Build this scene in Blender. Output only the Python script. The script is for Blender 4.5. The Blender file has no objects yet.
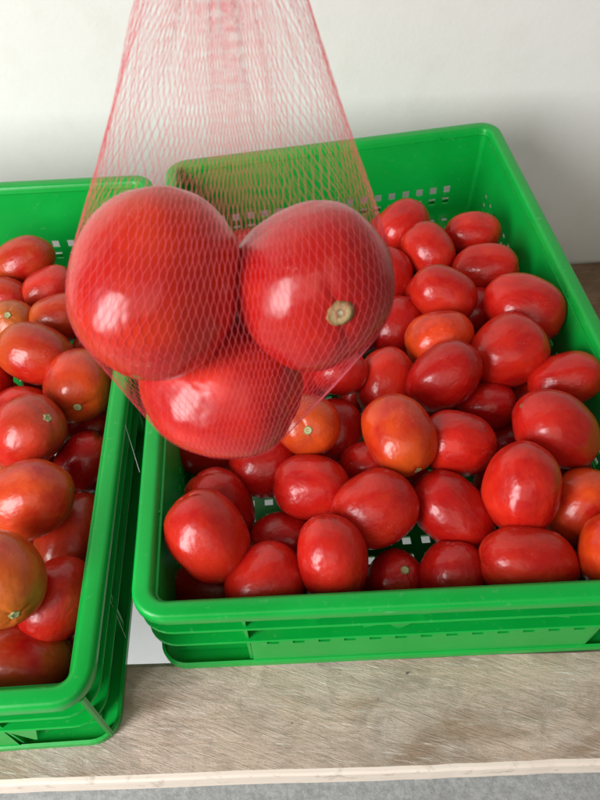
import bpy, bmesh, math, random
from mathutils import Vector, Matrix
from mathutils.bvhtree import BVHTree
from mathutils import noise
random.seed(7)
PI = math.pi
S = bpy.context.scene
col = S.collection

# ------------------------------------------------------------------ camera
CAM = Vector((0.09734, -0.18341, 0.56477))
RT = Vector((0.99523356, -0.09542061, -0.02012616))
UP = Vector((0.08658428, 0.7696493, 0.63256866))
FW = Vector((0.04487, 0.63129617, -0.77424274))
cd = bpy.data.cameras.new('camera'); co = bpy.data.objects.new('camera', cd); col.objects.link(co)
co.matrix_world = Matrix(((RT.x, UP.x, -FW.x, CAM.x), (RT.y, UP.y, -FW.y, CAM.y), (RT.z, UP.z, -FW.z, CAM.z), (0, 0, 0, 1)))
cd.sensor_fit = 'VERTICAL'; cd.sensor_height = 36; cd.lens = 712.5 / 800 * 36
cd.clip_start = 0.01; cd.clip_end = 50
cd.dof.use_dof = True; cd.dof.focus_distance = 0.47; cd.dof.aperture_fstop = 22
S.camera = co

# ------------------------------------------------------------------ world, lamps, exposure
w = bpy.data.worlds.new('World'); S.world = w; w.use_nodes = True
wn = w.node_tree.nodes; wn['Background'].inputs[0].default_value = (1.0, 0.98, 0.95, 1)
wn['Background'].inputs[1].default_value = 0.18

def area(name, loc, target, sx, sy, power, color):
    l = bpy.data.lights.new(name, 'AREA'); l.shape = 'RECTANGLE'; l.size = sx; l.size_y = sy
    l.energy = power; l.color = color
    o = bpy.data.objects.new(name, l); col.objects.link(o); o.location = loc
    o.rotation_euler = (Vector(target) - Vector(loc)).to_track_quat('-Z', 'Y').to_euler()
    return o
# the big open doorway to the front left that lights the stall
area('doorway_light', (-1.15, -0.85, 0.80), (0.1, 0.2, 0.05), 0.62, 1.25, 43, (0.97, 0.985, 1.0))
# added warm fill lamp with no seen source, behind the camera, weak and very soft
area('soft_fill_light', (-0.2, -1.9, 2.0), (0.1, 0.2, 0.0), 2.4, 1.8, 16, (1.0, 0.93, 0.82))
S.view_settings.view_transform = 'Standard'; S.view_settings.look = 'None'
S.view_settings.exposure = 0.08; S.view_settings.gamma = 1; S.view_settings.use_curve_mapping = False

# ------------------------------------------------------------------ node helpers
class NT:
    def __init__(s, name):
        s.m = bpy.data.materials.new(name); s.m.use_nodes = True
        s.t = s.m.node_tree; s.n = s.t.nodes; s.l = s.t.links
        s.b = s.n['Principled BSDF']
    def new(s, typ, **k):
        n = s.n.new(typ)
        for a, v in k.items():
            if a.startswith('i_'): n.inputs[a[2:].replace('_', ' ')].default_value = v
            else: setattr(n, a, v)
        return n
    def link(s, a, b): s.l.new(a, b)
    def coord(s, kind='Object', scale=(1, 1, 1), rot=(0, 0, 0), rnd=0):
        c = s.new('ShaderNodeTexCoord'); mp = s.new('ShaderNodeMapping')
        mp.inputs['Scale'].default_value = scale; mp.inputs['Rotation'].default_value = rot
        s.link(c.outputs[kind], mp.inputs['Vector'])
        if rnd:
            oi = s.new('ShaderNodeObjectInfo'); mu = s.new('ShaderNodeMath', operation='MULTIPLY'); mu.inputs[1].default_value = rnd
            s.link(oi.outputs['Random'], mu.inputs[0]); cx = s.new('ShaderNodeCombineXYZ')
            for i in range(3): s.link(mu.outputs[0], cx.inputs[i])
            s.link(cx.outputs[0], mp.inputs['Location'])
        return mp.outputs[0]
    def coord_rs(s, scale, angle):
        c = s.new('ShaderNodeTexCoord'); a = s.new('ShaderNodeMapping'); a.inputs['Rotation'].default_value = (0, 0, angle)
        b = s.new('ShaderNodeMapping'); b.inputs['Scale'].default_value = scale
        s.link(c.outputs['Object'], a.inputs['Vector']); s.link(a.outputs[0], b.inputs['Vector']); return b.outputs[0]
    def noise(s, vec, scale, detail=4, rough=.55, dist=0):
        n = s.new('ShaderNodeTexNoise'); n.inputs['Scale'].default_value = scale; n.inputs['Detail'].default_value = detail
        n.inputs['Roughness'].default_value = rough; n.inputs['Distortion'].default_value = dist
        s.link(vec, n.inputs['Vector']); return n.outputs['Fac']
    def ramp(s, fac, stops):
        r = s.new('ShaderNodeValToRGB'); e = r.color_ramp.elements
        while len(e) < len(stops): e.new(.5)
        for el, (p, c) in zip(e, stops):
            el.position = p; el.color = tuple(c) + (1,) if len(c) == 3 else c
        s.link(fac, r.inputs[0]); return r.outputs[0]
    def mix(s, fac, a, b, mode='MIX'):
        n = s.new('ShaderNodeMix', data_type='RGBA', blend_type=mode)
        for v, i in ((fac, 0), (a, 6), (b, 7)):
            if hasattr(v, 'is_linked') or isinstance(v, bpy.types.NodeSocket): s.link(v, n.inputs[i])
            elif i == 0: n.inputs[0].default_value = v
            else: n.inputs[i].default_value = tuple(v) + (1,)
        return n.outputs[2]
    def math(s, op, a, b=0):
        n = s.new('ShaderNodeMath', operation=op)
        for v, i in ((a, 0), (b, 1)):
            if isinstance(v, bpy.types.NodeSocket): s.link(v, n.inputs[i])
            else: n.inputs[i].default_value = v
        return n.outputs[0]
    def bump(s, h, strength, dist):
        b = s.new('ShaderNodeBump'); b.inputs['Strength'].default_value = strength; b.inputs['Distance'].default_value = dist
        s.link(h, b.inputs['Height']); s.link(b.outputs[0], s.b.inputs['Normal']); return b
    def set(s, **k):
        for a, v in k.items():
            i = s.b.inputs[a.replace('_', ' ')]
            if isinstance(v, bpy.types.NodeSocket): s.link(v, i)
            else: i.default_value = tuple(v) + (1,) if isinstance(v, tuple) and len(v) == 3 and i.type == 'RGBA' else v

W01 = lambda a: ((0, (0, 0, 0)), (a, (0, 0, 0)), (1, (1, 1, 1)))
# green plastic
def mat_plastic():
    t = NT('green_plastic'); v = t.coord()
    n1 = t.noise(v, 14, 3); n2 = t.noise(v, 220, 4)
    c = t.mix(t.ramp(n1, ((.3, (0, 0, 0)), (.7, (1, 1, 1)))), (0.0012, 0.335, 0.038), (0.002, 0.395, 0.050))
    # pale dust and rubbed scratches
    vs = t.coord(scale=(30, 400, 200), rot=(0, 0, .5)); sc = t.noise(vs, 1.2, 2)
    vm = t.noise(v, 35, 3)
    m = t.math('MULTIPLY', t.ramp(sc, ((.70, (0, 0, 0)), (.76, (1, 1, 1)))), t.ramp(vm, ((.5, (0, 0, 0)), (.68, (1, 1, 1)))))
    c = t.mix(t.math('MULTIPLY', m, .45), c, (.35, .6, .42))
    du = t.ramp(n2, ((.62, (0, 0, 0)), (.8, (1, 1, 1))))
    c = t.mix(t.math('MULTIPLY', du, .22), c, (.3, .5, .35))
    t.set(Base_Color=c, Roughness=t.ramp(n1, ((.3, (.26,) * 3), (.7, (.40,) * 3))), IOR=1.42)
    t.bump(t.noise(v, 60, 3), .12, .0015)
    # slightly translucent polyethylene
    tr = t.new('ShaderNodeBsdfTranslucent'); tr.inputs[0].default_value = (.02, .65, .1, 1)
    mx = t.new('ShaderNodeMixShader'); mx.inputs[0].default_value = .05
    t.link(t.b.outputs[0], mx.inputs[1]); t.link(tr.outputs[0], mx.inputs[2])
    t.link(mx.outputs[0], t.n['Material Output'].inputs[0])
    return t.m
# tomato skin: tint from the object's colour, green/orange shoulder near the stem (local +Z)
def mat_tomato():
    t = NT('tomato_skin'); v = t.coord(rnd=37)
    oi = t.new('ShaderNodeObjectInfo')
    n1 = t.noise(v, 1.1, 3, .5, .4); n2 = t.noise(v, 3.5, 4)
    base = t.mix(t.ramp(n1, ((.35, (0, 0, 0)), (.65, (1, 1, 1)))), oi.outputs['Color'], (0.42, 0.005, 0.004))
    base = t.mix(t.math('MULTIPLY', t.ramp(n2, ((.45, (0, 0, 0)), (.8, (1, 1, 1)))), .22), base, (0.62, 0.040, 0.010))
    # ripening streaks running from pole to pole
    sv = t.coord(scale=(5, 5, .7), rnd=11); st = t.noise(sv, 1.6, 5, .6)
    base = t.mix(t.math('MULTIPLY', t.ramp(st, ((.5, (0, 0, 0)), (.72, (1, 1, 1)))), .18), base, (0.60, 0.06, 0.02))
    # shoulder, strength held in the alpha of the object's colour
    co_ = t.new('ShaderNodeTexCoord'); sp = t.new('ShaderNodeSeparateXYZ'); t.link(co_.outputs['Object'], sp.inputs[0])
    zz = t.math('ADD', sp.outputs[2], t.math('MULTIPLY', t.math('SUBTRACT', n1, .5), 1.2))
    sh = t.ramp(zz, ((.15, (0, 0, 0)), (.95, (1, 1, 1))))
    base = t.mix(t.math('MULTIPLY', sh, t.math('SUBTRACT', 1.0, oi.outputs['Alpha'])), base, (0.50, 0.16, 0.02))
    # tiny pale lenticels and a rough cracked patch on some
    vo = t.new('ShaderNodeTexVoronoi'); vo.inputs['Scale'].default_value = 5.5; t.link(v, vo.inputs['Vector'])
    dot = t.ramp(vo.outputs['Distance'], ((.018, (1, 1, 1)), (.05, (0, 0, 0))))
    dm = t.ramp(t.noise(v, 1.9, 2), ((.54, (0, 0, 0)), (.62, (1, 1, 1))))
    dd = t.math('MULTIPLY', dot, dm)
    base = t.mix(t.math('MULTIPLY', dd, .7), base, (.75, .45, .3))
    sc = t.math('MULTIPLY', t.ramp(t.noise(v, 12, 6, .8, 1.5), ((.56, (0, 0, 0)), (.66, (1, 1, 1)))), t.ramp(t.noise(v, 1.4, 1), ((.62, (0, 0, 0)), (.70, (1, 1, 1)))))
    base = t.mix(t.math('MULTIPLY', sc, .45), base, (.72, .28, .22))
    # dry brown dot at the blossom end (-Z)
    rad = t.math('ADD', t.math('MULTIPLY', sp.outputs[0], sp.outputs[0]), t.math('MULTIPLY', sp.outputs[1], sp.outputs[1]))
    be = t.math('MULTIPLY', t.math('LESS_THAN', rad, .004), t.math('LESS_THAN', sp.outputs[2], 0))
    base = t.mix(t.math('MULTIPLY', be, .8), base, (.25, .12, .05))
    ro = t.math('ADD', t.ramp(t.noise(v, 2.2, 5), ((.3, (.21,) * 3), (.75, (.35,) * 3))), t.math('MULTIPLY', sc, .2))
    t.set(Base_Color=base, Roughness=ro, IOR=1.45, Coat_Weight=.0, Coat_Roughness=.2,
          Subsurface_Weight=.05, Subsurface_Scale=.003)
    t.b.inputs['Subsurface Radius'].default_value = (1.0, .15, .06)
    h = t.math('ADD', t.math('MULTIPLY', t.noise(v, 2.6, 2), 1.0), t.math('ADD', t.math('MULTIPLY', dd, .12), t.math('MULTIPLY', t.noise(v, 30, 3), .008)))
    t.bump(h, .30, .0035)
    return t.m
def mat_scar(name, a, b):
    t = NT(name); c0 = t.new('ShaderNodeTexCoord'); sp = t.new('ShaderNodeSeparateXYZ'); t.link(c0.outputs['Object'], sp.inputs[0])
    rad = t.math('SQRT', t.math('ADD', t.math('MULTIPLY', sp.outputs[0], sp.outputs[0]), t.math('MULTIPLY', sp.outputs[1], sp.outputs[1])))
    v = t.coord(rnd=9); n = t.noise(v, 26, 5, .7)
    rr = t.math('ADD', rad, t.math('MULTIPLY', t.math('SUBTRACT', n, .5), .03))
    ring = t.ramp(rr, ((.0, (.66, .60, .42)), (.022, (.55, .50, .30)), (.040, tuple(x * .5 for x in b)), (.065, a), (.105, b), (.135, (.20, .12, .03))))
    t.set(Base_Color=t.mix(t.math('MULTIPLY', t.ramp(n, ((.4, (0, 0, 0)), (.62, (1, 1, 1)))), .5), ring, b), Roughness=.8)
    t.bump(n, .8, .0006); return t.m
def mat_wall():
    t = NT('wall_plaster'); v = t.coord()
    n1 = t.noise(v, 2.2, 5); n2 = t.noise(v, 160, 4); n3 = t.noise(v, 18, 5)
    c = t.mix(n1, (.80, .785, .735), (.86, .85, .805))
    c = t.mix(t.math('MULTIPLY', t.ramp(n3, ((.52, (0, 0, 0)), (.7, (1, 1, 1)))), .25), c, (.72, .69, .62))
    t.set(Base_Color=c, Roughness=.75); t.bump(t.math('ADD', n2, t.math('MULTIPLY', n3, 3)), .25, .0012); return t.m
def mat_floor():
    t = NT('concrete'); v = t.coord()
    n1 = t.noise(v, 6, 6, .6); n2 = t.noise(v, 130, 6, .75)
    c = t.mix(n1, (.28, .275, .27), (.40, .395, .385)); c = t.mix(t.ramp(n2, ((.4, (0, 0, 0)), (.62, (1, 1, 1)))), c, (.50, .495, .485))
    t.set(Base_Color=c, Roughness=.9); t.bump(n2, .6, .004); return t.m
def mat_board(name, dark=1.0, tint=(1, 1, 1)):
    t = NT(name)
    v = t.coord(); g = t.coord(scale=(4, 50, 30))
    n1 = t.noise(v, 9, 5, .6, .5); gr = t.noise(g, 2.0, 6, .65, .6); fi = t.noise(v, 420, 5, .75); blot = t.noise(v, 38, 6, .7, .8)
    # band-saw scratches at two slants
    s1 = t.noise(t.coord_rs((26, 260, 60), .36), 1.0, 6, .7, .9)
    s2 = t.noise(t.coord_rs((30, 460, 60), .12), 1.0, 5, .65, .3)
    k = lambda c: tuple(x * dark * y for x, y in zip(c, tint))
    R = lambda f, a, b: t.ramp(f, ((a, (0, 0, 0)), (b, (1, 1, 1))))
    c = t.mix(R(gr, .35, .68), k((.54, .40, .31)), k((.70, .54, .435)))
    c = t.mix(t.math('MULTIPLY', R(n1, .42, .66), .55), c, k((.42, .375, .345)))
    c = t.mix(t.math('MULTIPLY', R(blot, .46, .62), .50), c, k((.30, .225, .17)))
    c = t.mix(t.math('MULTIPLY', R(t.noise(t.coord_rs((5, 14, 5), -.1), 1.6, 5, .6, .9), .50, .68), .70), c, k((.30, .185, .11)))
    ms = R(t.noise(v, 16, 4, .6, .6), .38, .62)
    c = t.mix(t.math('MULTIPLY', t.math('MULTIPLY', R(s1, .55, .72), ms), .62), c, k((.78, .70, .63)))
    c = t.mix(t.math('MULTIPLY', R(s2, .58, .68), .60), c, k((.82, .75, .69)))
    c = t.mix(t.math('MULTIPLY', t.math('SUBTRACT', 1.0, R(s1, .30, .40)), .25), c, k((.22, .165, .13)))
    c = t.mix(t.math('MULTIPLY', R(fi, .5, .68), .35), c, k((.26, .20, .17)))
    cr = t.noise(t.coord_rs((5, 160, 60), .03), 1.0, 5, .6, 1.2)
    c = t.mix(t.math('MULTIPLY', t.math('SUBTRACT', 1.0, R(cr, .24, .33)), .7), c, k((.15, .11, .085)))
    sp = R(t.noise(v, 90, 2), .745, .77)
    c = t.mix(t.math('MULTIPLY', sp, .75), c, k((.05, .045, .04)))
    t.set(Base_Color=c, Roughness=.85)
    t.bump(t.math('ADD', t.math('ADD', gr, t.math('MULTIPLY', s1, 1.4)), t.math('MULTIPLY', fi, .6)), .6, .0016); return t.m
def mat_cut():
    t = NT('fresh_cut_edge'); v = t.coord(scale=(4, 90, 90)); n = t.noise(v, 2, 6, .6, .4)
    c = t.mix(n, (.60, .48, .38), (.84, .76, .67)); vv = t.coord(); c = t.mix(t.math('MULTIPLY', t.ramp(t.noise(vv, 45, 5, .7), ((.56, (0, 0, 0)), (.66, (1, 1, 1)))), .55), c, (.36, .28, .22)); t.set(Base_Color=c, Roughness=.8); t.bump(n, .3, .001); return t.m
def mat_net():
    t = NT('net_plastic')
    t.set(Base_Color=(.86, .15, .19), Roughness=.3, IOR=1.45)
    tr = t.new('ShaderNodeBsdfTranslucent'); tr.inputs[0].default_value = (.95, .30, .33, 1)
    mx = t.new('ShaderNodeMixShader'); mx.inputs[0].default_value = .4
    t.link(t.b.outputs[0], mx.inputs[1]); t.link(tr.outputs[0], mx.inputs[2]); t.link(mx.outputs[0], t.n['Material Output'].inputs[0])
    return t.m
def mat_thread():
    t = NT('pale_thread'); t.set(Base_Color=(.75, .78, .72), Roughness=.4); return t.m

PL = mat_plastic(); TM = mat_tomato(); WL = mat_wall(); FL = mat_floor()
BD = mat_board('weathered_board'); BR = mat_board('brown_board', .42, (1.0, .78, .55)); CUT = mat_cut(); NET = mat_net(); TH = mat_thread()
def mat_white():
    t = NT('lit_floor_sheet'); v = t.coord(); n = t.noise(v, 30, 4)
    t.set(Base_Color=t.mix(n, (.60, .60, .62), (.68, .68, .70)), Roughness=.6); return t.m  # brightness of the lit floor put into the colour
WH = mat_white()
SC1 = mat_scar('scar_pale', (.62, .55, .34), (.30, .30, .10)); SC2 = mat_scar('scar_tan', (.62, .45, .24), (.44, .29, .13))

# ------------------------------------------------------------------ object helpers
def tag(o, label=None, cat=None, group=None, kind=None):
    if label: o['label'] = label
    if cat: o['category'] = cat
    if group: o['group'] = group
    if kind: o['kind'] = kind
    return o
def mesh_obj(name, verts, faces, mat, parent=None, smooth=False):
    me = bpy.data.meshes.new(name); me.from_pydata([tuple(v) for v in verts], [], faces)
    for m in (mat if isinstance(mat, (list, tuple)) else [mat]): me.materials.append(m)
    if smooth: me.polygons.foreach_set('use_smooth', [True] * len(me.polygons))
    me.update(); o = bpy.data.objects.new(name, me); col.objects.link(o)
    if parent: o.parent = parent
    return o
def fix_normals(o):
    bm = bmesh.new(); bm.from_mesh(o.data); bmesh.ops.remove_doubles(bm, verts=bm.verts, dist=1e-6)
    bmesh.ops.recalc_face_normals(bm, faces=bm.faces); bm.to_mesh(o.data); bm.free(); return o
def box_bm(x0, x1, y0, y1, z0, z1, bevel=0, cuts=0):
    bm = bmesh.new(); bmesh.ops.create_cube(bm, size=1)
    for v in bm.verts: v.co = Vector(((x0 + x1) / 2 + v.co.x * (x1 - x0), (y0 + y1) / 2 + v.co.y * (y1 - y0), (z0 + z1) / 2 + v.co.z * (z1 - z0)))
    if bevel: bmesh.ops.bevel(bm, geom=bm.edges[:], offset=bevel, segments=2, affect='EDGES', profile=.6)
    return bm
def bm_obj(name, bm, mat, parent=None):
    me = bpy.data.meshes.new(name); bm.to_mesh(me); bm.free()
    for m in (mat if isinstance(mat, (list, tuple)) else [mat]): me.materials.append(m)
    o = bpy.data.objects.new(name, me); col.objects.link(o)
    if parent: o.parent = parent
    return o

# ------------------------------------------------------------------ setting: wall, floor, boards
WALL_YAW = math.radians(-3.2)
wl = bm_obj('wall', box_bm(-3, 3, 0, .1, -.47, 1.6), WL); wl.location = (.63, .665, 0); wl.rotation_euler.z = WALL_YAW; tag(wl, kind='structure')
fl = bm_obj('floor', box_bm(-3, 3, -2.5, .664, -.52, -.45), FL); tag(fl, kind='structure'); fl.rotation_euler.z = 0
def board(name, x0, x1, depth, thick, loc, yaw, mats, label, seed, cut=True):
    """a sawn board with slightly uneven long edges; the sawn front edge is paler"""
    rnd = random.Random(seed); N = 90
    V = []; F = []; MI = []
    prof = [(0, -thick), (0, -.003), (.0016, -.0008), (.004, 0), (depth - .004, 0), (depth, -.004), (depth, -thick)]
    for i in range(N + 1):
        x = x0 + (x1 - x0) * i / N
        e = noise.noise(Vector((x * 9, seed, 0))) * .0007 + noise.noise(Vector((x * 60, seed, 5))) * .0005 + max(0, noise.noise(Vector((x * 31, seed, 15))) - .40) * .004
        e2 = noise.noise(Vector((x * 9, seed + 9, 0))) * .003
        for j, (y, z) in enumerate(prof):
            V.append((x, y + (e if j < 4 else e2), z + noise.noise(Vector((x * 6, y * 10, seed))) * .0004))
    n = len(prof)
    for i in range(N):
        for j in range(n):
            a = i * n + j; b = i * n + (j + 1) % n
            F.append((a, a + n, b + n, b)); MI.append(1 if (cut and j in (0, 1, 2)) else 0)
    F.append(tuple(range(n))); F.append(tuple(N * n + j for j in reversed(range(n)))); MI += [1 if cut else 0] * 2
    o = mesh_obj(name, V, F, mats); o.data.polygons.foreach_set('material_index', MI)
    fix_normals(o)
    o.location = loc; o.rotation_euler.z = yaw
    return tag(o, label, 'wooden board')
wsh = bm_obj('lit_floor_sheet', box_bm(-.7, .8, .06, .60, -.448, -.440, .001), WH)  # pale sheet added over the floor so the gap and holes look lit
tag(wsh, 'added pale sheet standing in for lit floor, seen through the gap and holes of the crates', 'sheet')
YB = math.radians(-3.9)
board('wooden_board', -.75, .85, .0845, .026, (0, -.0615, 0), YB, [BD, CUT], 'weathered grey brown board with a pale sawn edge under the crate fronts', 1)
board('wooden_board', -.75, .37, .11, .026, (0, .385, 0), YB, [BD, BD], 'grey board across the middle underneath both green crates', 2, False)
board('wooden_board', -.75, 1.2, .20, .03, (.63, .462, -.186), WALL_YAW, [BR, BR], 'dark brown board lying along the foot of the white wall', 3, False)

# ------------------------------------------------------------------ crates
W, D, H = .4, .5717, .1105
HW = .0085   # size of the square holes
def side_breaks(L, margin, pitch=.018):
    n = int((L - 2 * margin) / pitch); s0 = (L - n * pitch) / 2 + (pitch - HW) / 2
    return [(s0 + k * pitch, s0 + k * pitch + HW) for k in range(n)]
def loop(inset, r, nc=7, breaks=True):
    """points around the rounded rectangle at this inset; returns (x, y, side, s)"""
    P = []
    x0, x1, y0, y1 = inset, W - inset, inset, D - inset
    sides = [((x0 + r, y0), (x1 - r, y0), 'f'), ((x1, y0 + r), (x1, y1 - r), 'r'), ((x1 - r, y1), (x0 + r, y1), 'b'), ((x0, y1 - r), (x0, y0 + r), 'l')]
    cs = [(x1 - r, y0 + r, -PI / 2), (x1 - r, y1 - r, 0), (x0 + r, y1 - r, PI / 2), (x0 + r, y0 + r, PI)]
    for k, (a, b, nm) in enumerate(sides):
        L = W if nm in 'fb' else D
        br = side_breaks(L, .045)
        ss = [0.0]
        for p, q in br: ss += [p, q]
        ss.append(L)
        vals = []
        for i, s in enumerate(ss):
            if i == 0: vals.append(a)
            elif i == len(ss) - 1: vals.append(b)
            else:
                if nm == 'f': vals.append((s, a[1]))
                elif nm == 'b': vals.append((W - s, a[1]))
                elif nm == 'r': vals.append((a[0], s))
                else: vals.append((a[0], D - s))
        for i, p in enumerate(vals): P.append((p[0], p[1], nm, i, len(vals)))
        cx, cy, a0 = cs[k]
        for j in range(1, nc): 
            t = a0 + PI / 2 * j / nc; P.append((cx + r * math.cos(t), cy + r * math.sin(t), 'c', j, 0))
    return P
def sweep(profile, m, close=True):
    """profile: (inset, z) pairs swept round the crate"""
    V = []; F = []
    loops = [loop(i, max(.004, .024 - i)) for i, z in profile]
    n = len(loops[0])
    for L, (i, z) in zip(loops, profile):
        for p in L: V.append(m(p[0], p[1], z))
    k = len(profile)
    for a in range(k if close else k - 1):
        b = (a + 1) % k
        for j in range(n): F.append((a * n + j, a * n + (j + 1) % n, b * n + (j + 1) % n, b * n + j))
    return V, F
def build_crate(m, label, strip_corner=None):
    root = bpy.data.objects.new('plastic_crate', None); col.objects.link(root)
    root.location = m(W / 2, D / 2, 0)
    inv = Matrix.Translation(-root.location)
    mm = lambda x, y, z: m(x, y, z) - root.location
    tag(root, label, 'crate', 'green plastic harvest crates')
    # --- basket wall with square holes
    zl = [.003, .0150, .0235, .0305, .0400, .0455, .0515, .060, .078, H - .008]
    ins = lambda z: .0200 - .0055 * (z / H)
    th = .0018
    Lo = [loop(ins(z), max(.006, .024 - ins(z))) for z in zl]
    Li = [loop(ins(z) + th, max(.005, .0215 - ins(z))) for z in zl]
    n = len(Lo[0]); V = []; F = []
    for L, z in zip(Lo, zl):
        for p in L: V.append(mm(p[0], p[1], z))
    off = len(V)
    for L, z in zip(Li, zl):
        for p in L: V.append(mm(p[0], p[1], z))
    def solid(row, j):
        p = Lo[0][j]
        if p[2] == 'c' or row < 0 or row >= len(zl) - 1: return True
        i, N = p[3], p[4]
        if i >= N - 1 or i % 2 == 0: return True
        if row in (1, 3): return False
        if row == 5 and p[2] in 'rl': return False
        return True
    for row in range(len(zl) - 1):
        for j in range(n):
            a = row * n + j; b = row * n + (j + 1) % n; c = b + n; d = a + n
            if solid(row, j):
                F.append((a, b, c, d)); F.append((off + b, off + a, off + d, off + c))
                if row == 0: F.append((a, off + a, off + b, b))
                if row == len(zl) - 2: F.append((d, c, off + c, off + d))
            else:
                F.append((a, b, off + b, off + a)); F.append((d, off + d, off + c, c))
                F.append((a, off + a, off + d, d)); F.append((b, c, off + c, off + b))
    o = mesh_obj('basket_wall', V, F, PL, root, False); fix_normals(o)
    # --- rolled rim
    rim = [(.0150, H - .010), (.0140, H - .0045), (.0130, H - .0012), (.0115, H - .0002), (.0100, H), (.0035, H), (.0016, H - .0006), (.0004, H - .0022), (0, H - .0045),
           (0, H - .0108), (.0006, H - .0120), (.0019, H - .0120), (.0025, H - .0108), (.0025, H - .0035), (.0105, H - .0035), (.0122, H - .010)]
    V, F = sweep(rim, mm); o = mesh_obj('rim', V, F, PL, root, True); fix_normals(o)
    o.data.set_sharp_from_angle(angle=math.radians(50))
    # --- horizontal ribs and foot
    for z, inn, tk in ((.0785, .0018, .0026), (.0525, .0030, .0024)):
        iw = ins(z) + .0006
        pr = [(iw, z), (inn + .0007, z), (inn, z + .0007), (inn, z + tk - .0007), (inn + .0007, z + tk), (iw, z + tk)]
        V, F = sweep(pr, mm); o = mesh_obj('horizontal_rib', V, F, PL, root, False); fix_normals(o)
    pr = [(.0195, .0002), (.0060, .0002), (.0042, .0016), (.0040, .0085), (.0062, .0095), (.0066, .0028), (.0195, .0028)]
    V, F = sweep(pr, mm); o = mesh_obj('foot_rim', V, F, PL, root, False); fix_normals(o)
    # --- upright ribs and small triangular gussets on each side
    def fin(side, s, z0, z1, d0, d1, name, tk=.0022):
        V = []
        for dz, z in ((0, z0), (1, z1)):
            outi = d0 if dz == 0 else d1
            for q in (ins(z) + .0004, outi):
                for ds in (-tk / 2, tk / 2):
                    if side == 'f': p = (s + ds, q)
                    elif side == 'b': p = (s + ds, D - q)
                    elif side == 'l': p = (q, s + ds)
                    else: p = (W - q, s + ds)
                    V.append(mm(p[0], p[1], z))
        F = [(0, 1, 3, 2), (4, 6, 7, 5), (0, 4, 5, 1), (2, 3, 7, 6), (0, 2, 6, 4), (1, 5, 7, 3)]
        o = mesh_obj(name, V, F, PL, root); fix_normals(o)
    def wedge(side, s, z0, z1):
        """triangular gusset, broad under the rib above it and pointed below"""
        V = []
        for z, hw2, q in ((z0, .0010, .0060), (z1, .0100, .0022 if z1 > .08 else .0034)):
            for qq in (ins(z) + .0005, q):
                for ds in (-hw2, hw2):
                    p = {'f': (s + ds, qq), 'b': (s + ds, D - qq), 'l': (qq, s + ds), 'r': (W - qq, s + ds)}[side]
                    V.append(mm(p[0], p[1], z))
        o = mesh_obj('gusset', V, [(0, 1, 3, 2), (4, 6, 7, 5), (0, 4, 5, 1), (2, 3, 7, 6), (0, 2, 6, 4), (1, 5, 7, 3)], PL, root); fix_normals(o)
    zr = H - .0120
    for side, L in (('f', W), ('b', W), ('l', D), ('r', D)):
        ups = [.073, L - .073] if side in 'fb' else [.09, L / 2, L - .09]
        for s in ups:
            if side != 'b': fin(side, s, .0025, .0530, .0075, .0056, 'upright_rib')
            fin(side, s, .0545, .0790, .0056, .0040, 'upright_rib')
            fin(side, s, .0810, zr + .006, .0040, .0030, 'upright_rib')
        gs = [(.180, .060, .079), (.194, .0812, zr), (.340, .020, .052), (.120, .0812, zr)] if side in 'fb' else [(L * .33, .020, .052), (L * .67, .020, .052), (L * .4, .0812, zr), (L * .6, .0812, zr)]
        for s, z0, z1 in gs:
            if side == 'f' or z0 > .07: wedge(side, s, z0, z1)
    # outer panel between the uprights, pierced by a row of short slots
    for side in 'f':
        f = (lambda q: q) if side == 'f' else (lambda q: D - q)
        xa, xb, za, zb = .0745, W - .0745, .0090, .0525
        xs_ = [xa]; x_ = xa + .012
        while x_ + .008 < xb - .006: xs_ += [x_, x_ + .0085]; x_ += .0185
        xs_.append(xb); zs_ = [za, .0420, .0475, zb]; nx_ = len(xs_); V = []; F = []
        for q in (.0056, .0078):
            for z in zs_:
                for x in xs_: V.append(mm(x, f(q), z))
        o_ = nx_ * 4
        for j in range(3):
            for i in range(nx_ - 1):
                a = j * nx_ + i; b = a + 1; c = b + nx_; d = a + nx_
                if j == 1 and i % 2 == 1:
                    F += [(a, b, o_ + b, o_ + a), (b, c, o_ + c, o_ + b), (c, d, o_ + d, o_ + c), (d, a, o_ + a, o_ + d)]
                else: F += [(a, b, c, d), (o_ + a, o_ + d, o_ + c, o_ + b)]
        mesh_obj('slotted_panel', V, F, PL, root)
    # raised bottom edge of the hand grip on the short sides
    for side in 'fb':
        y = (lambda q: q) if side == 'f' else (lambda q: D - q)
        V = []; 
        for x, z in ((.155, .0640), (.165, .0670), (.290, .0670), (.300, .0640)):
            for q, dz in ((ins(z) + .0005, 0), (.0065, 0), (.0065, .002), (ins(z) + .0005, .002)): V.append(mm(x, y(q), z + dz))
        F = [(0, 1, 2, 3), (15, 14, 13, 12)]
        for i in range(3):
            for j in range(4): F.append((i * 4 + j, i * 4 + (j + 1) % 4, (i + 1) * 4 + (j + 1) % 4, (i + 1) * 4 + j))
        o = mesh_obj('grip_ledge', V, F, PL, root); fix_normals(o)
    # --- perforated base
    pit = .0165; hw = .0074
    def br(a, b):
        k = int((b - a - .02) / pit); s0 = a + (b - a - k * pit) / 2 + (pit - hw) / 2; r = [a]
        for i in range(k): r += [s0 + i * pit, s0 + i * pit + hw]
        return r + [b]
    xs = br(.0185, W - .0185); ys = br(.0185, D - .0185); V = []; F = []
    nx, ny = len(xs), len(ys)
    for z in (.0030, .0056):
        for y in ys:
            for x in xs: V.append(mm(x, y, z))
    o2 = nx * ny
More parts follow.
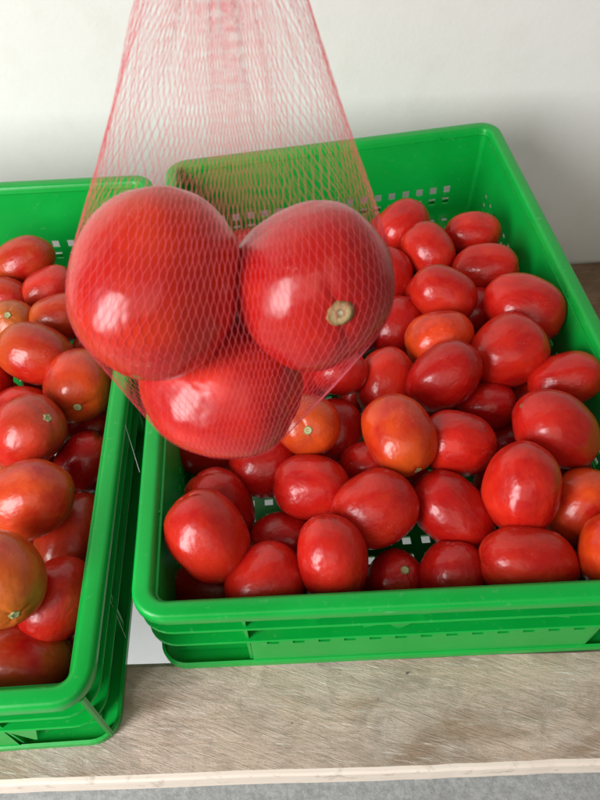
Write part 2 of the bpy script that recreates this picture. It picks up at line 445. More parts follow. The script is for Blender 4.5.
    for j in range(ny - 1):
        for i in range(nx - 1):
            a = j * nx + i; b = a + 1; c = b + nx; d = a + nx
            hole = i % 2 == 1 and j % 2 == 1 and 0 < i < nx - 2 and 0 < j < ny - 2
            if not hole: F += [(a, d, c, b), (o2 + a, o2 + b, o2 + c, o2 + d)]
            else: F += [(a, b, o2 + b, o2 + a), (b, c, o2 + c, o2 + b), (c, d, o2 + d, o2 + c), (d, a, o2 + a, o2 + d)]
    mesh_obj('perforated_base', V, F, PL, root)
    if strip_corner:
        # moulded seam running down the rounded corner
        cx, cy, ang = strip_corner
        V = []; steps = 8
        for i in range(steps + 1):
            z = .003 + (H - .018) * i / steps
            for dr, da in ((-.006, -.10), (.0012, -.10), (.0018, 0), (.0012, .10), (-.006, .10)):
                rr = .0215 + dr - .003 * (1 - i / steps) ; a = ang + da
                V.append(mm(cx + rr * math.cos(a), cy + rr * math.sin(a), z))
        F = []
        for i in range(steps):
            for j in range(5): F.append((i * 5 + j, i * 5 + (j + 1) % 5, (i + 1) * 5 + (j + 1) % 5, (i + 1) * 5 + j))
        F += [(0, 1, 2, 3, 4), tuple(steps * 5 + j for j in (4, 3, 2, 1, 0))]
        o = mesh_obj('corner_seam', V, F, PL, root); fix_normals(o)
    return root
OFF = ((-.00738, .01250), (.00250, -.01100), (.00564, -.01692), (-.00076, .02285))
def map_right(x, y, z):
    a, b = x / W, y / D
    k = ((1 - a) * (1 - b), a * (1 - b), (1 - a) * b, a * b)
    return Vector((x + sum(q * o[0] for q, o in zip(k, OFF)), y + sum(q * o[1] for q, o in zip(k, OFF)), z))
LA = -.03755; LC, LS = math.cos(LA), math.sin(LA)
def map_left(x, y, z):
    x -= W
    return Vector((-.0290 + LC * x - LS * y, -.03871 + LS * x + LC * y, z))
build_crate(map_right, 'bright green perforated plastic crate full of tomatoes, right of the gap')
build_crate(map_left, 'bright green plastic crate cut off by the left frame edge, holding duller tomatoes', (W - .024, .024, -PI / 4))

# ------------------------------------------------------------------ tomatoes
def tomato_mesh(seed, nu=36, nv=22):
    r = random.Random(seed); ex = r.uniform(2.1, 2.45); pear = r.uniform(-.03, .08); lob = r.choice((2, 3, 3, 4)); la = r.uniform(.008, .036); ph = r.uniform(0, 6)
    sx = r.uniform(.96, 1.03); V = []; F = []
    dents = [(Vector((r.gauss(0, 1), r.gauss(0, 1), r.gauss(0, .6))).normalized(), r.uniform(.012, .045), r.uniform(.22, .5)) for _ in range(3)]
    flat = Vector((r.gauss(0, 1), r.gauss(0, 1), 0)).normalized(); fl_ = r.uniform(.86, .99)
    def P(t, p):
        z = math.cos(t); z = math.copysign(abs(z) ** .96, z)
        rr = max(0, 1 - abs(z) ** ex) ** (1 / 2.05)
        rr *= 1 + pear * z + la * math.cos(lob * p + ph) * (.6 + .4 * z)
        d = rr / .20; zz = z - (.036 if z > 0 else .012) * math.exp(-d * d)
        v = Vector((rr * math.cos(p) * sx, rr * math.sin(p) / sx, zz))
        for dv, dd, dw in dents:
            q = (v.normalized() - dv).length / dw; v = v * (1 - dd * math.exp(-q * q))
        k = v.dot(flat)
        if k > .62: v = v - flat * (k - .62) * (1 - fl_) * 2.2
        v = v * (1 - .030 * max(0, z) ** 3 * math.exp(-((math.sin(p * lob / 2 + ph)) / .22) ** 2))
        return v * (1 + .050 * noise.noise(v * 1.3 + Vector((seed * 3.1, 0, 0))) + .010 * noise.noise(v * 3.1 + Vector((seed, 7, 0))))
    V.append(P(0, 0))
    for i in range(1, nv):
        for j in range(nu): V.append(P(PI * i / nv, 2 * PI * j / nu))
    V.append(P(PI, 0)); last = len(V) - 1
    for j in range(nu): F.append((0, 1 + j, 1 + (j + 1) % nu)); F.append((last, last - nu + (j + 1) % nu, last - nu + j))
    for i in range(nv - 2):
        for j in range(nu):
            a = 1 + i * nu + j; b = 1 + i * nu + (j + 1) % nu; F.append((a, a + nu, b + nu, b))
    me = bpy.data.meshes.new('tomato'); me.from_pydata([tuple(v) for v in V], [], F); me.materials.append(TM)
    me.polygons.foreach_set('use_smooth', [True] * len(F)); me.update(); return me, P
TMESH = [tomato_mesh(i) for i in range(14)]
def scar_mesh(R, star):
    """little woody stem scar, a shallow ragged button (metres)"""
    V = [(0, 0, -.0001)]; F = []; n = 20; rg = random.Random(int(R * 1e6))
    for k, (q, h) in enumerate(((.35, .0001), (.7, .0006), (1.0, .0002), (1.15, -.0026))):
        for j in range(n):
            a = 2 * PI * j / n; s = 1 + (.22 * math.cos(5 * a) if star and k > 0 else .07 * math.cos(2 * a)) + rg.uniform(-.06, .06)
            V.append((R * q * s * math.cos(a), R * q * s * math.sin(a), h))
    for j in range(n): F.append((0, 1 + j, 1 + (j + 1) % n))
    for k in range(3):
        for j in range(n):
            a = 1 + k * n + j; b = 1 + k * n + (j + 1) % n; F.append((a, a + n, b + n, b))
    return V, F
TINT = {'r': (.58, .017, .008, 1.0), 'd': (.36, .004, .004, 1.0), 'o': (.68, .050, .006, .80), 'p': (.62, .032, .022, .85), 'b': (.50, .042, .010, .60), 'g': (.58, .080, .012, .42)}
def frame(axis, roll):
    z = Vector(axis).normalized(); x = z.orthogonal().normalized(); x = Matrix.Rotation(roll, 3, z) @ x; y = z.cross(x)
    return Matrix((x, y, z)).transposed()
def add_tomato(p, axis, mj, mn, c, scar, label, group, k, scar_r=.0036, scar_mat=None, star=False):
    me, P = TMESH[k % len(TMESH)]
    mj *= 1.03; mn *= 1.035
    rg = random.Random(k * 17 + 3)
    o = bpy.data.objects.new('tomato', me); col.objects.link(o)
    M = frame(axis, rg.uniform(0, 6.28)).to_4x4()
    o.matrix_world = Matrix.Translation(p) @ M @ Matrix.Diagonal((mn, mn, mj, 1))
    t = TINT[c] if isinstance(c, str) else c; j = rg.uniform(.88, 1.12)
    o.color = (min(1, t[0] * j), t[1] * rg.uniform(.7, 1.3), t[2], t[3])
    tag(o, label, 'tomato', group)
    if scar:
        V, F = scar_mesh(scar_r, star); top = P(0, 0).z + .010
        s = mesh_obj('stem_scar', [(x / mn, y / mn, top + z / mj) for x, y, z in V], F, scar_mat or SC1, o, True)
    return o
TOMATOES = [
    (0, 0.2617, 0.4511, 0.073, 0.745, 0.618, 0.252, 0.0323, 0.026, 'r', 0, 'rearmost egg shaped tomato right of the net, below the square holes of the back panel'),
    (0, 0.335, 0.4297, 0.073, 0.997, -0.07, -0.04, 0.0304, 0.0235, 'r', 0, 'small wide tomato in the far right corner of the right crate'),
    (0, 0.2804, 0.4017, 0.0779, -0.584, 0.741, 0.333, 0.0305, 0.0249, 'r', 0, 'glossy crimson tomato leaning left, between the rearmost tomato and the far corner one'),
    (0, 0.3323, 0.3668, 0.0781, 0.96, -0.206, 0.192, 0.0337, 0.0242, 'r', 0, 'wide tomato lying sideways against the right wall, just in front of the far corner tomato'),
    (0, 0.2359, 0.3827, 0.0623, -0.021, -0.5, -0.866, 0.0307, 0.0243, 'r', 0, 'tomato half hidden behind the right edge of the hanging net, near the crate back'),
    (0, 0.2761, 0.3205, 0.089, 0.782, -0.432, -0.449, 0.0337, 0.0258, 'r', 0, 'heart shaped tomato lying over a smaller one, behind the pale orange blocky tomato'),
    (0, 0.2746, 0.3583, 0.0592, -0.866, -0.118, -0.486, 0.025, 0.0219, 'r', 0, 'small tomato peeping out behind the heart shaped tomato at the crate back'),
    (0, 0.3506, 0.2961, 0.0869, 0.797, -0.591, -0.123, 0.0385, 0.0307, 'r', 0, 'big broad tomato touching the right wall, second row from the far corner'),
    (0, 0.2618, 0.2691, 0.0821, -0.933, -0.031, -0.358, 0.0319, 0.0271, 'o', 0, 'pale orange blocky tomato right of the hanging bag, third row from the back'),
    (0, 0.23, 0.3125, 0.0574, -0.548, -0.511, -0.662, 0.0317, 0.028, 'd', 0, 'dark red tomato in shade beside the right edge of the held tomatoes'),
    (0, 0.3184, 0.2424, 0.0861, 0.9, 0.272, 0.341, 0.0355, 0.0319, 'r', 0, 'large round tomato near the right wall, left of the wide tomato at the frame edge'),
    (0, 0.2531, 0.2152, 0.0916, -0.782, -0.304, -0.544, 0.0343, 0.0281, 'd', 0, 'deep crimson heart shaped tomato in the middle, tapering to its lower left'),
    (0, 0.2062, 0.2318, 0.0686, -0.261, -0.751, -0.607, 0.0323, 0.026, 'r', 0, 'upright oval red tomato behind the orange tomato with the white scar'),
    (0, 0.1638, 0.2339, 0.088, -0.97, -0.09, 0.225, 0.0244, 0.0205, 'r', 0, 'red tomato seen through the loose fan of net right of the held tomatoes'),
    (0, 0.3597, 0.2049, 0.0851, 0.967, 0.028, 0.253, 0.0315, 0.0234, 'r', 0, 'wide tomato against the right wall at the right frame edge'),
    (0, 0.1989, 0.1504, 0.1009, 0.31, -0.939, -0.15, 0.0347, 0.0282, 'o', 1, 'orange red tomato with a small white scar on its lower side, mid crate'),
    (0, 0.2508, 0.1466, 0.085, -0.952, 0.094, 0.292, 0.0307, 0.0255, 'r', 0, 'wide blocky red tomato directly right of the orange one with white scar'),
    (0, 0.292, 0.2022, 0.0617, 0.946, -0.261, 0.191, 0.0273, 0.0225, 'd', 0, 'dark red tomato sunk between the deep crimson and the two large right hand tomatoes'),
    (0, 0.3302, 0.1462, 0.093, 0.78, -0.326, -0.535, 0.037, 0.0303, 'r', 0, 'large egg shaped tomato with two pale pits near the right frame edge'),
    (0, 0.3376, 0.2186, 0.0428, 0.833, 0.5, 0.237, 0.0241, 0.0206, 'b', 0, 'brownish tomato glimpsed low between the large right wall tomatoes'),
    (0, 0.2856, 0.0946, 0.0941, -0.135, -0.597, -0.791, 0.0353, 0.0292, 'r', 0, 'large upright orange red tomato at centre right with a small dent'),
    (0, 0.3357, 0.0867, 0.0677, -0.482, -0.516, -0.708, 0.032, 0.0262, 'o', 0, 'dull orange tomato low at the right frame edge, behind the upright large one'),
    (0, 0.2791, 0.0406, 0.0763, -0.975, 0.068, 0.213, 0.0381, 0.0259, 'r', 0, 'longest tomato, lying flat along the front rim right of centre'),
    (0, 0.3418, 0.0368, 0.0856, -0.097, -0.782, -0.616, 0.0295, 0.0278, 'o', 0, 'orange red tomato cut by the right frame edge above the front rim'),
    (0, 0.2337, 0.0934, 0.0698, -0.594, 0.772, 0.226, 0.0358, 0.0269, 'd', 0, 'dark red oval tomato tilted down right, behind the small one at the front rim'),
    (0, 0.1721, 0.0926, 0.0858, 0.961, 0.277, 0.001, 0.0327, 0.0289, 'r', 0, 'round bright red tomato with a pale scuff at centre of the right crate'),
    (0, 0.1337, 0.0537, 0.0883, -0.09, 0.736, 0.671, 0.0318, 0.0259, 'r', 0, 'upright red tomato leaning on the front rim, left of centre'),
    (0, 0.2243, 0.0423, 0.0621, 0.099, 0.799, 0.592, 0.0267, 0.0241, 'd', 0, 'small dark red tomato behind the front rim, left of the longest tomato'),
    (0, 0.1816, 0.0505, 0.0464, 0.26, -0.127, 0.957, 0.0256, 0.0225, 'd', 1, 'shaded tomato with a brown stem scar sunk behind the front rim'),
    (0, 0.1266, 0.1226, 0.0764, -0.934, 0.35, -0.076, 0.0313, 0.0265, 'r', 0, 'round deep red tomato behind the upright one, below the orange star scar tomato'),
    (0, 0.1287, 0.1721, 0.0957, -0.067, -0.72, 0.691, 0.0287, 0.0256, 'o', 1, 'orange tomato with a green star shaped scar just below the hanging bag'),
    (0, 0.154, 0.191, 0.0578, -0.26, -0.752, -0.606, 0.0295, 0.0239, 'd', 0, 'dark red sliver of tomato right of the orange star scar tomato'),
    (0, 0.1768, 0.1514, 0.0559, -0.992, 0.123, -0.022, 0.0251, 0.0214, 'r', 0, 'small red tomato tucked under the left side of the orange white scar tomato'),
    (0, 0.2111, 0.1409, 0.0309, -0.993, 0.039, 0.109, 0.0258, 0.0227, 'd', 0, 'dark tomato in a gap behind the round scuffed tomato'),
    (0, 0.0907, 0.1588, 0.0627, 0.966, 0.236, 0.108, 0.0302, 0.0263, 'd', 0, 'dark red tomato directly below the lowest held tomato'),
    (0, 0.0436, 0.0812, 0.0899, -0.372, 0.546, 0.751, 0.0352, 0.0291, 'r', 0, 'big glossy tomato in the front left corner area with a bright window highlight'),
    (0, 0.0517, 0.1251, 0.0583, -0.508, 0.435, 0.743, 0.0325, 0.0254, 'd', 0, 'deep red tomato right behind the big glossy front left tomato'),
    (0, 0.0373, 0.2049, 0.0346, 0.876, -0.201, -0.438, 0.0354, 0.0284, 'd', 0, 'shaded tomato against the left wall just under the hanging bag'),
    (0, 0.0843, 0.0488, 0.071, 0.911, 0.4, 0.103, 0.0299, 0.0267, 'r', 0, 'round red tomato at the front rim, second from the left wall'),
    (0, 0.1002, 0.0958, 0.0436, -0.974, 0.034, -0.224, 0.0275, 0.0236, 'd', 0, 'dark tomato lower down between the two front rim tomatoes left of centre'),
    (0, 0.0367, 0.0639, 0.0311, 0.94, -0.218, 0.264, 0.034, 0.0239, 'd', 0, 'dark shaded tomato at the bottom of the front left corner of the right crate'),
    (0, 0.3103, 0.1794, 0.0298, 0.977, 0.044, -0.21, 0.0249, 0.0211, 'd', 0, 'dark red tomato at the crate bottom beside a lit floor hole'),
    (0, 0.3435, 0.1436, 0.039, -0.95, 0.24, -0.202, 0.0284, 0.0237, 'd', 0, 'dark tomato wedged beneath the large egg shaped tomato with two pits'),
    (0, 0.1413, 0.0482, 0.0335, -0.967, -0.012, 0.254, 0.0246, 0.0196, 'd', 0, 'shaded tomato at the crate bottom under the upright front rim tomato'),
    (0, 0.1785, 0.3057, 0.0666, 0.987, -0.157, 0.042, 0.0298, 0.0265, 'd', 0, 'dark tomato in the shade right behind the held round tomato with scar'),
    (0, 0.1686, 0.3575, 0.0637, -0.556, -0.768, -0.318, 0.0324, 0.0257, 'r', 0, 'tomato behind the right held tomato, about mid length of the crate'),
    (0, 0.2, 0.4182, 0.0627, -0.93, -0.368, -0.011, 0.032, 0.026, 'r', 0, 'tomato seen through the net between the held tomatoes and the back wall'),
    (0, 0.1292, 0.2497, 0.0608, -0.9, -0.397, -0.18, 0.0315, 0.0261, 'r', 0, 'tomato in the right crate hidden behind the gap between the held tomatoes'),
    (0, 0.0773, 0.2552, 0.067, 0.86, 0.09, 0.502, 0.0324, 0.026, 'd', 0, 'dark tomato in the right crate straight behind the lowest held tomato'),
    (0, 0.0916, 0.3773, 0.0389, -0.9, -0.369, -0.234, 0.0325, 0.0278, 'd', 0, 'dark tomato low down seen behind the notch between the two upper held tomatoes'),
    (0, 0.0431, 0.3565, 0.0327, 0.987, -0.156, 0.041, 0.032, 0.0263, 'd', 0, 'dark tomato low along the left wall behind the upper left held tomato'),
    (0, 0.1486, 0.461, 0.044, 0.997, -0.073, -0.038, 0.0334, 0.0274, 'r', 0, 'low tomato near the back panel seen through net above the right held tomato'),
    (0, 0.0855, 0.4721, 0.034, 0.971, -0.222, 0.085, 0.032, 0.0278, 'd', 0, 'dark low tomato near the back panel seen through net between upper held tomatoes'),
    (0, 0.3142, 0.326, 0.056, 0.988, -0.148, 0.031, 0.0278, 0.0244, 'd', 0, 'dark tomato under the heart shaped and the big right wall tomatoes'),
    (0, 0.3001, 0.2363, 0.0341, -0.995, 0.095, 0.021, 0.0243, 0.0221, 'd', 0, 'dark tomato at crate bottom under the sunk one right of the crimson tomato'),
    (0, 0.0368, 0.2611, 0.0331, -0.899, -0.232, -0.372, 0.0324, 0.0271, 'd', 0, 'dark tomato at the bottom by the left wall behind the bag'),
    (0, 0.2906, 0.1283, 0.0314, 0.355, -0.034, -0.934, 0.0292, 0.0236, 'r', 0, 'deep red plum tomato buried at the bottom of the right crate'),
    (0, 0.2626, 0.5016, 0.0303, -0.97, -0.038, -0.24, 0.028, 0.0226, 'd', 0, 'deep red plum tomato buried at the bottom of the right crate'),
    (0, 0.2529, 0.2752, 0.0281, 0.867, -0.418, 0.272, 0.0254, 0.0205, 'r', 0, 'deep red plum tomato buried at the bottom of the right crate'),
    (0, 0.1568, 0.5073, 0.0291, -0.212, 0.963, 0.169, 0.0266, 0.0215, 'r', 0, 'deep red plum tomato buried at the bottom of the right crate'),
    (0, 0.1609, 0.2848, 0.0287, -0.938, -0.337, 0.074, 0.0261, 0.0211, 'd', 0, 'deep red plum tomato buried at the bottom of the right crate'),
    (0, 0.2581, 0.2009, 0.0308, -0.252, 0.968, -0.011, 0.0285, 0.023, 'd', 0, 'deep red plum tomato buried at the bottom of the right crate'),
    (0, 0.2945, 0.4448, 0.0302, 0.669, 0.124, -0.733, 0.0278, 0.0225, 'd', 0, 'deep red plum tomato buried at the bottom of the right crate'),
    (0, 0.2021, 0.4758, 0.0288, 0.819, 0.506, 0.27, 0.0262, 0.0212, 'r', 0, 'deep red plum tomato buried at the bottom of the right crate'),
    (0, 0.1536, 0.4017, 0.03, -0.999, 0.037, -0.009, 0.0276, 0.0223, 'r', 0, 'deep red plum tomato buried at the bottom of the right crate'),
    (0, 0.3413, 0.4534, 0.0288, 0.651, -0.744, 0.152, 0.0262, 0.0212, 'r', 0, 'deep red plum tomato buried at the bottom of the right crate'),
    (0, 0.0705, 0.4164, 0.0274, 0.933, -0.281, -0.225, 0.0246, 0.0199, 'd', 0, 'deep red plum tomato buried at the bottom of the right crate'),
    (0, 0.328, 0.3834, 0.0286, 0.928, 0.191, 0.319, 0.026, 0.0211, 'r', 0, 'deep red plum tomato buried at the bottom of the right crate'),
    (0, 0.2408, 0.4243, 0.0319, 0.58, 0.813, -0.041, 0.0297, 0.024, 'd', 0, 'deep red plum tomato buried at the bottom of the right crate'),
    (0, 0.3502, 0.2828, 0.0317, -0.949, 0.293, -0.117, 0.0295, 0.0239, 'r', 0, 'deep red plum tomato buried at the bottom of the right crate'),
    (0, 0.166, 0.1118, 0.0272, 0.628, -0.451, 0.634, 0.0244, 0.0197, 'r', 0, 'deep red plum tomato buried at the bottom of the right crate'),
    (0, 0.1249, 0.1691, 0.0301, -0.192, 0.868, 0.458, 0.0277, 0.0224, 'r', 0, 'deep red plum tomato buried at the bottom of the right crate'),
    (0, 0.3197, 0.0595, 0.0289, -0.068, 0.997, 0.039, 0.0263, 0.0213, 'r', 0, 'deep red plum tomato buried at the bottom of the right crate'),
    (0, 0.268, 0.0457, 0.0275, -0.487, 0.852, -0.193, 0.0247, 0.02, 'd', 0, 'deep red plum tomato buried at the bottom of the right crate'),
    (0, 0.1911, 0.2559, 0.0274, -0.956, -0.289, 0.045, 0.0246, 0.0199, 'r', 0, 'deep red plum tomato buried at the bottom of the right crate'),
    (0, 0.1337, 0.3234, 0.0307, 0.315, -0.83, -0.461, 0.0284, 0.023, 'r', 0, 'deep red plum tomato buried at the bottom of the right crate'),
    (0, 0.2896, 0.298, 0.0302, -0.908, 0.287, 0.306, 0.0279, 0.0225, 'd', 0, 'deep red plum tomato buried at the bottom of the right crate'),
    (0, 0.0917, 0.2314, 0.0287, -0.36, -0.919, 0.163, 0.0261, 0.0211, 'r', 0, 'deep red plum tomato buried at the bottom of the right crate'),
    (0, 0.088, 0.2918, 0.029, -0.035, -0.997, -0.073, 0.0264, 0.0214, 'd', 0, 'deep red plum tomato buried at the bottom of the right crate'),
    (0, 0.1879, 0.3353, 0.029, -0.713, -0.572, 0.406, 0.0265, 0.0214, 'd', 0, 'deep red plum tomato buried at the bottom of the right crate'),
    (1, -0.1471, 0.4342, 0.0794, -0.941, -0.156, -0.301, 0.0323, 0.0249, 'b', 0, 'rearmost brownish tomato under the row of square holes in the left crate'),
    (1, -0.1184, 0.3957, 0.0692, -0.855, -0.418, -0.307, 0.0284, 0.0228, 'p', 0, 'dull pink pointed tomato beside the rearmost one in the left crate'),
    (1, -0.1655, 0.3904, 0.0673, -0.974, 0.209, -0.087, 0.0286, 0.0227, 'b', 0, 'dark brownish red tomato at the left frame edge, second row of the left crate'),
    (1, -0.1445, 0.343, 0.0757, 0.126, -0.447, 0.886, 0.0255, 0.0226, 'g', 1, 'small orange green tomato with a pale stem scar at the left frame edge'),
    (1, -0.0975, 0.3439, 0.0777, -0.979, -0.191, -0.073, 0.031, 0.0236, 'b', 0, 'brown orange tomato half behind the upper left held tomato'),
    (1, -0.1118, 0.288, 0.0875, -0.905, 0.364, 0.22, 0.0354, 0.0277, 'b', 0, 'wide orange brown tomato with a soft shoulder, mid row of the left crate'),
    (1, -0.0694, 0.248, 0.0858, 0.122, -0.97, 0.209, 0.0348, 0.0294, 'o', 1, 'bright orange tomato with a green scar against the right wall of the left crate'),
    (1, -0.157, 0.2719, 0.0736, -0.123, -0.702, -0.701, 0.0253, 0.0212, 'r', 0, 'red tomato cut by the left frame edge beside the wide orange brown one'),
    (1, -0.1262, 0.2447, 0.0613, 0.99, -0.006, 0.14, 0.0259, 0.021, 'p', 0, 'pinkish tomato mostly behind the large pink green scarred tomato'),
    (1, -0.107, 0.1937, 0.0876, 0.703, -0.126, 0.699, 0.0361, 0.0302, 'p', 1, 'large pink red tomato with a green stem scar and bumpy shoulder'),
    (1, -0.0921, 0.1244, 0.096, -0.962, 0.049, -0.268, 0.0343, 0.0285, 'g', 0, 'large orange tomato with a greenish shoulder, below the pink scarred one'),
    (1, -0.0671, 0.1864, 0.0514, 0.586, 0.508, 0.631, 0.0286, 0.0236, 'd', 0, 'dark tomato by the right wall of the left crate below the orange scarred one'),
    (1, -0.0711, 0.1164, 0.0439, -0.343, -0.884, -0.319, 0.0376, 0.0279, 'b', 0, 'long brown red shaded tomato against the right wall of the left crate'),
    (1, -0.0957, 0.048, 0.1185, 0.512, -0.853, 0.101, 0.0339, 0.0298, 'g', 1, 'big greenish orange tomato with a scar at its lower side, left frame edge'),
    (1, -0.0698, 0.0506, 0.0721, -0.528, -0.786, -0.321, 0.0307, 0.0249, 'r', 0, 'shiny red tomato near the front right corner of the left crate'),
    (1, -0.0933, 0.0105, 0.05, -0.989, 0.056, 0.136, 0.0337, 0.0302, 'b', 0, 'dark wide tomato lying behind the front rim of the left crate'),
    (1, -0.1256, 0.0374, 0.0286, -0.994, 0.105, -0.005, 0.027, 0.0229, 'd', 0, 'dark tomato under the big greenish orange one in the left crate'),
    (1, -0.0709, 0.2339, 0.0377, 0.956, -0.237, 0.173, 0.0244, 0.0205, 'd', 0, 'small dark tomato below the bright orange scarred one by the wall'),
    (1, -0.1759, 0.2147, 0.062, 0.957, -0.233, 0.174, 0.0373, 0.0309, 'r', 0, 'red tomato just beyond the left frame edge beside the pink scarred one'),
    (1, -0.1674, 0.1333, 0.062, 0.995, -0.092, -0.026, 0.0344, 0.03, 'r', 0, 'red tomato beyond the left frame edge beside the green shouldered one'),
    (1, -0.1897, 0.3383, 0.0613, -0.963, -0.122, 0.241, 0.0314, 0.0248, 'r', 0, 'red tomato beyond the left frame edge near the small stem scar tomato'),
    (1, -0.2093, 0.4314, 0.062, 0.983, 0.076, -0.168, 0.0311, 0.0257, 'b', 0, 'brown tomato beyond the left frame edge near the rearmost one'),
    (1, -0.0682, 0.0402, 0.0283, -0.965, 0.176, -0.197, 0.0282, 0.0231, 'd', 0, 'dark tomato in the bottom of the front right corner of the left crate'),
    (1, -0.0604, 0.3169, 0.0613, 0.822, 0.38, 0.425, 0.0297, 0.0235, 'b', 0, 'brown orange tomato behind the left side of the upper left held tomato'),
    (1, -0.074, 0.3942, 0.0508, 0.977, -0.199, 0.077, 0.0303, 0.0244, 'b', 0, 'brown tomato behind the hanging net near the right wall of the left crate'),
    (1, -0.1574, 0.0474, 0.0679, 0.995, -0.095, -0.022, 0.0331, 0.0291, 'b', 0, 'brown red tomato beyond the left frame edge at the crate front'),
    (1, -0.1157, 0.1434, 0.0294, 1.0, 0.014, -0.011, 0.027, 0.0218, 'd', 0, 'plum tomato buried at the bottom of the left crate'),
    (1, -0.1614, 0.2774, 0.0302, -0.274, 0.882, 0.382, 0.0278, 0.0225, 'r', 0, 'plum tomato buried at the bottom of the left crate'),
    (1, -0.0821, 0.2723, 0.0283, -0.266, -0.952, 0.15, 0.0256, 0.0207, 'r', 0, 'plum tomato buried at the bottom of the left crate'),
    (1, -0.1153, 0.1902, 0.028, -0.123, -0.96, -0.253, 0.0253, 0.0204, 'd', 0, 'plum tomato buried at the bottom of the left crate'),
    (1, -0.1633, 0.4134, 0.0272, -0.58, 0.806, 0.116, 0.0243, 0.0197, 'r', 0, 'plum tomato buried at the bottom of the left crate'),
    (1, -0.117, 0.4418, 0.0272, 0.579, -0.811, 0.084, 0.0244, 0.0198, 'r', 0, 'plum tomato buried at the bottom of the left crate'),
    (1, -0.1328, 0.0865, 0.029, -0.506, 0.807, 0.303, 0.0264, 0.0214, 'd', 0, 'plum tomato buried at the bottom of the left crate'),
    (1, -0.184, 0.0653, 0.028, 0.949, -0.308, 0.071, 0.0252, 0.0204, 'd', 0, 'plum tomato buried at the bottom of the left crate'),
    (1, -0.1214, 0.3106, 0.0289, 0.89, -0.183, 0.418, 0.0263, 0.0213, 'd', 0, 'plum tomato buried at the bottom of the left crate'),
]
for k, (ci, x, y, z, ax, ay, az, mj, mn, c, scar, label) in enumerate(TOMATOES):
    add_tomato(Vector((x, y, z)), (ax, ay, az), mj, mn, c, scar, label,
               'tomatoes in the right green crate' if ci == 0 else 'tomatoes in the left green crate', k, star=(k % 2 == 1))

# ------------------------------------------------------------------ the three tomatoes hanging in the net bag
def cam_dir(dx, dy, tz): return (RT * dx + UP * dy - FW * tz)
HELD = [
    (Vector((.0600, .0195, .3890)), cam_dir(.15, .95, -.25), .0343, .0307, (.56, .026, .008, .80), 0, 'orange red held tomato at upper left of the pink net bag', 2),
    (Vector((.1172, .0209, .3840)), cam_dir(.30, -.46, .83), (.0322), .0296, (.46, .008, .006, 1.0), 1, 'dark red held tomato with a tan stem scar, at right in the net bag', 5),
    (Vector((.0786, .0155, .3375)), cam_dir(.93, -.30, .2), .0338, .0306, (.74, .030, .018, 1.0), 0, 'bright red held tomato hanging lowest in the pink net bag', 3)]
held = []
for i, (p, ax, mj, mn, c, sc, lab, k) in enumerate(HELD):
    held.append(add_tomato(p, ax, mj, mn, c, sc, lab, 'tomatoes hanging in the net bag', k, .0047, SC2))

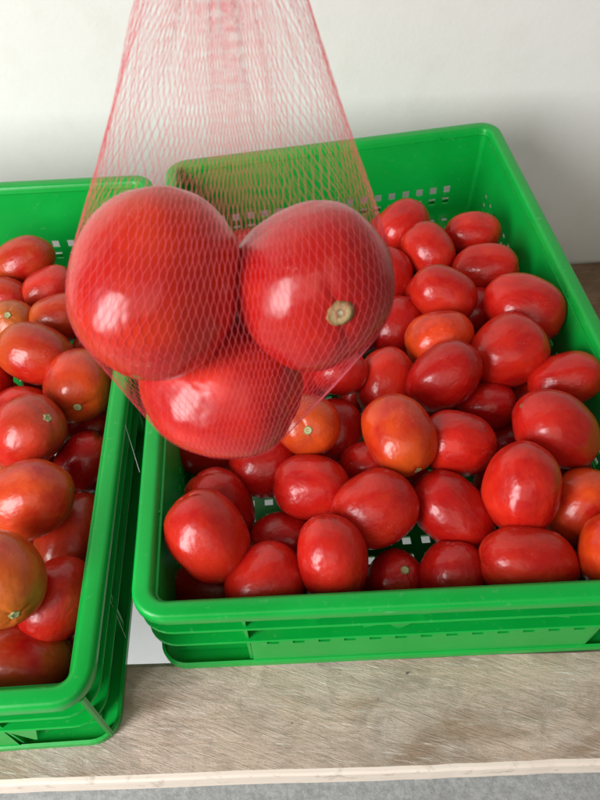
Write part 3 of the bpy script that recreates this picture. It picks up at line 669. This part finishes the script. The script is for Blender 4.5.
def build_net():
    # taut envelope: convex hull of the three tomatoes and the gathered mouth of the bag
    pts = []
    for o in held:
        for v in list(o.data.vertices)[::2]: pts.append(o.matrix_basis @ v.co)
    top = Vector((.0948, .034, .486))
    rx = RT.copy(); rx.z = 0; rx.normalize(); ry = Vector((-rx.y, rx.x, 0))
    for k in range(28):
        a = 2 * PI * k / 28; pts.append(top + rx * (.0225 * math.cos(a)) + ry * (.009 * math.sin(a)))
    # loose fold of net between the right and the lowest tomato
    pts.append(Vector((.118, .018, .3285))); pts.append(Vector((.126, .010, .3360)))
    bm = bmesh.new()
    for p in pts: bm.verts.new(p)
    bmesh.ops.convex_hull(bm, input=bm.verts[:])
    bmesh.ops.delete(bm, geom=[v for v in bm.verts if not v.link_faces], context='VERTS')
    bvh = BVHTree.FromBMesh(bm); bm.free()
    c0 = Vector((.088, .018, .352))
    NC = 116                       # cells round the bag
    NS = NC * 2                   # strands
    ROWS = 46; SUB = 4
    def surf(t, a):
        """t 0..1 from the bottom pole to the mouth"""
        h = rx * math.cos(a) + ry * math.sin(a)
        if t < .30:
            el = -PI / 2 * (1 - (t / .30) ** .9); c = c0; d = h * math.cos(el) + Vector((0, 0, 1)) * math.sin(el)
        else:
            q = (t - .30) / .70; c = c0.lerp(top - Vector((0, 0, .0015)), q); d = h
        hit = bvh.ray_cast(c + d * .3, -d)
        p = hit[0] if hit[0] is not None else c
        n = hit[1] if hit[0] is not None else d
        # slack folds in the free net above the fruit
        k = max(0, min(1, (t - .55) / .2))
        fold = noise.noise(Vector((math.cos(a) * 3.2, math.sin(a) * 3.2, t * 2.2))) * .0030 + noise.noise(Vector((math.cos(a) * 9, math.sin(a) * 9, t * 4 + 5))) * .0012
        return p + n * .0006 - d * k * abs(fold)
    V = []; F = []
    R = .000063
    total = ROWS * SUB
    for s in range(NS):
        pts = []
        sgn = 1 if s % 2 == 0 else -1
        for i in range(total + 1):
            row = i / SUB; t = .012 + (row / ROWS) * .988
            f = (row % 2.0)
            tri = f if f < 1 else 2 - f            # 0..1..0
            tri = max(-1, min(1, (tri * 2 - 1) * 1.35))
            a = 2 * PI * (s + .5 + sgn * .5 * tri + .16 * noise.noise(Vector((s * .7, row * .35, 0))) + 2.2 * noise.noise(Vector((math.cos(2 * PI * s / NS) * 2.5, math.sin(2 * PI * s / NS) * 2.5, row * .07)))) / NS
            t2 = t + .006 * noise.noise(Vector((math.cos(2 * PI * s / NS) * 4, math.sin(2 * PI * s / NS) * 4, row * .05 + 3))) + .0022 * noise.noise(Vector((s * .21, row * .5, 9)))
            pts.append(surf(min(.9999, t2), a))
        base = len(V)
        for i, p in enumerate(pts):
            d = (pts[min(i + 1, total)] - pts[max(i - 1, 0)]); d = d.normalized() if d.length > 1e-9 else Vector((0, 0, 1))
            e1 = d.orthogonal().normalized(); e2 = d.cross(e1)
            for k in range(3):
                an = 2 * PI * k / 3; V.append(p + (e1 * math.cos(an) + e2 * math.sin(an)) * R)
            if i:
                b = base + (i - 1) * 3
                for k in range(3): F.append((b + k, b + (k + 1) % 3, b + 3 + (k + 1) % 3, b + 3 + k))
    root = bpy.data.objects.new('net_bag', None); col.objects.link(root); root.location = c0
    tag(root, 'pink red plastic mesh bag pulled upwards, holding three large tomatoes', 'net bag')
    o = mesh_obj('netting', [v - c0 for v in V], F, NET, root, True); tag(o, kind='stuff')
    # gathered neck above the mouth, drawn up out of the picture, ending in a twist
    V = []; F = []; rg = random.Random(3)
    for s in range(NS):
        a0 = 2 * PI * s / NS; p0 = top + rx * (.0225 * math.cos(a0)) + ry * (.009 * math.sin(a0)) - Vector((0, 0, .0015)); base = len(V)
        for i in range(9):
            q = i / 8; k = (1 - q) ** 1.2 * .82 + .18; aa = a0 + q * 1.2
            p = top + (rx * (.0225 * math.cos(aa)) + ry * (.009 + (.0135 * q)) * math.sin(aa)) * k + Vector((0, 0, .055 * q - .0015))
            for kk in range(3):
                an = 2 * PI * kk / 3; V.append(p + Vector((math.cos(an), math.sin(an), 0)) * R)
            if i:
                b = base + (i - 1) * 3
                for kk in range(3): F.append((b + kk, b + (kk + 1) % 3, b + 3 + (kk + 1) % 3, b + 3 + kk))
    mesh_obj('gathered_neck', [v - c0 for v in V], F, NET, root, True)
build_net()

# ------------------------------------------------------------------ loose thread strung between the crates
def thread(pts, R, label):
    V = []; F = []; n = 16
    for i in range(n + 1):
        q = i / n; p = Vector(pts[0]).lerp(Vector(pts[1]), q) + Vector((0, 0, -.004 * math.sin(PI * q)))
        for k in range(4):
            a = PI / 2 * k; V.append(p + Vector((math.cos(a), 0, math.sin(a))) * R)
        if i:
            b = (i - 1) * 4
            for k in range(4): F.append((b + k, b + (k + 1) % 4, b + 4 + (k + 1) % 4, b + 4 + k))
    o = mesh_obj('thread', V, F, TH, None, True); tag(o, label, 'thread')
thread(((-.0250, .1973, .1075), (-.0074, .1371, .1000)), .00022, 'fine pale thread strung between the two crate rims just below the held tomatoes')
thread(((-.0355, .0586, .0830), (-.0272, .0345, .0280)), .00020, 'fine pale thread slanting down in the gap near the crate fronts')
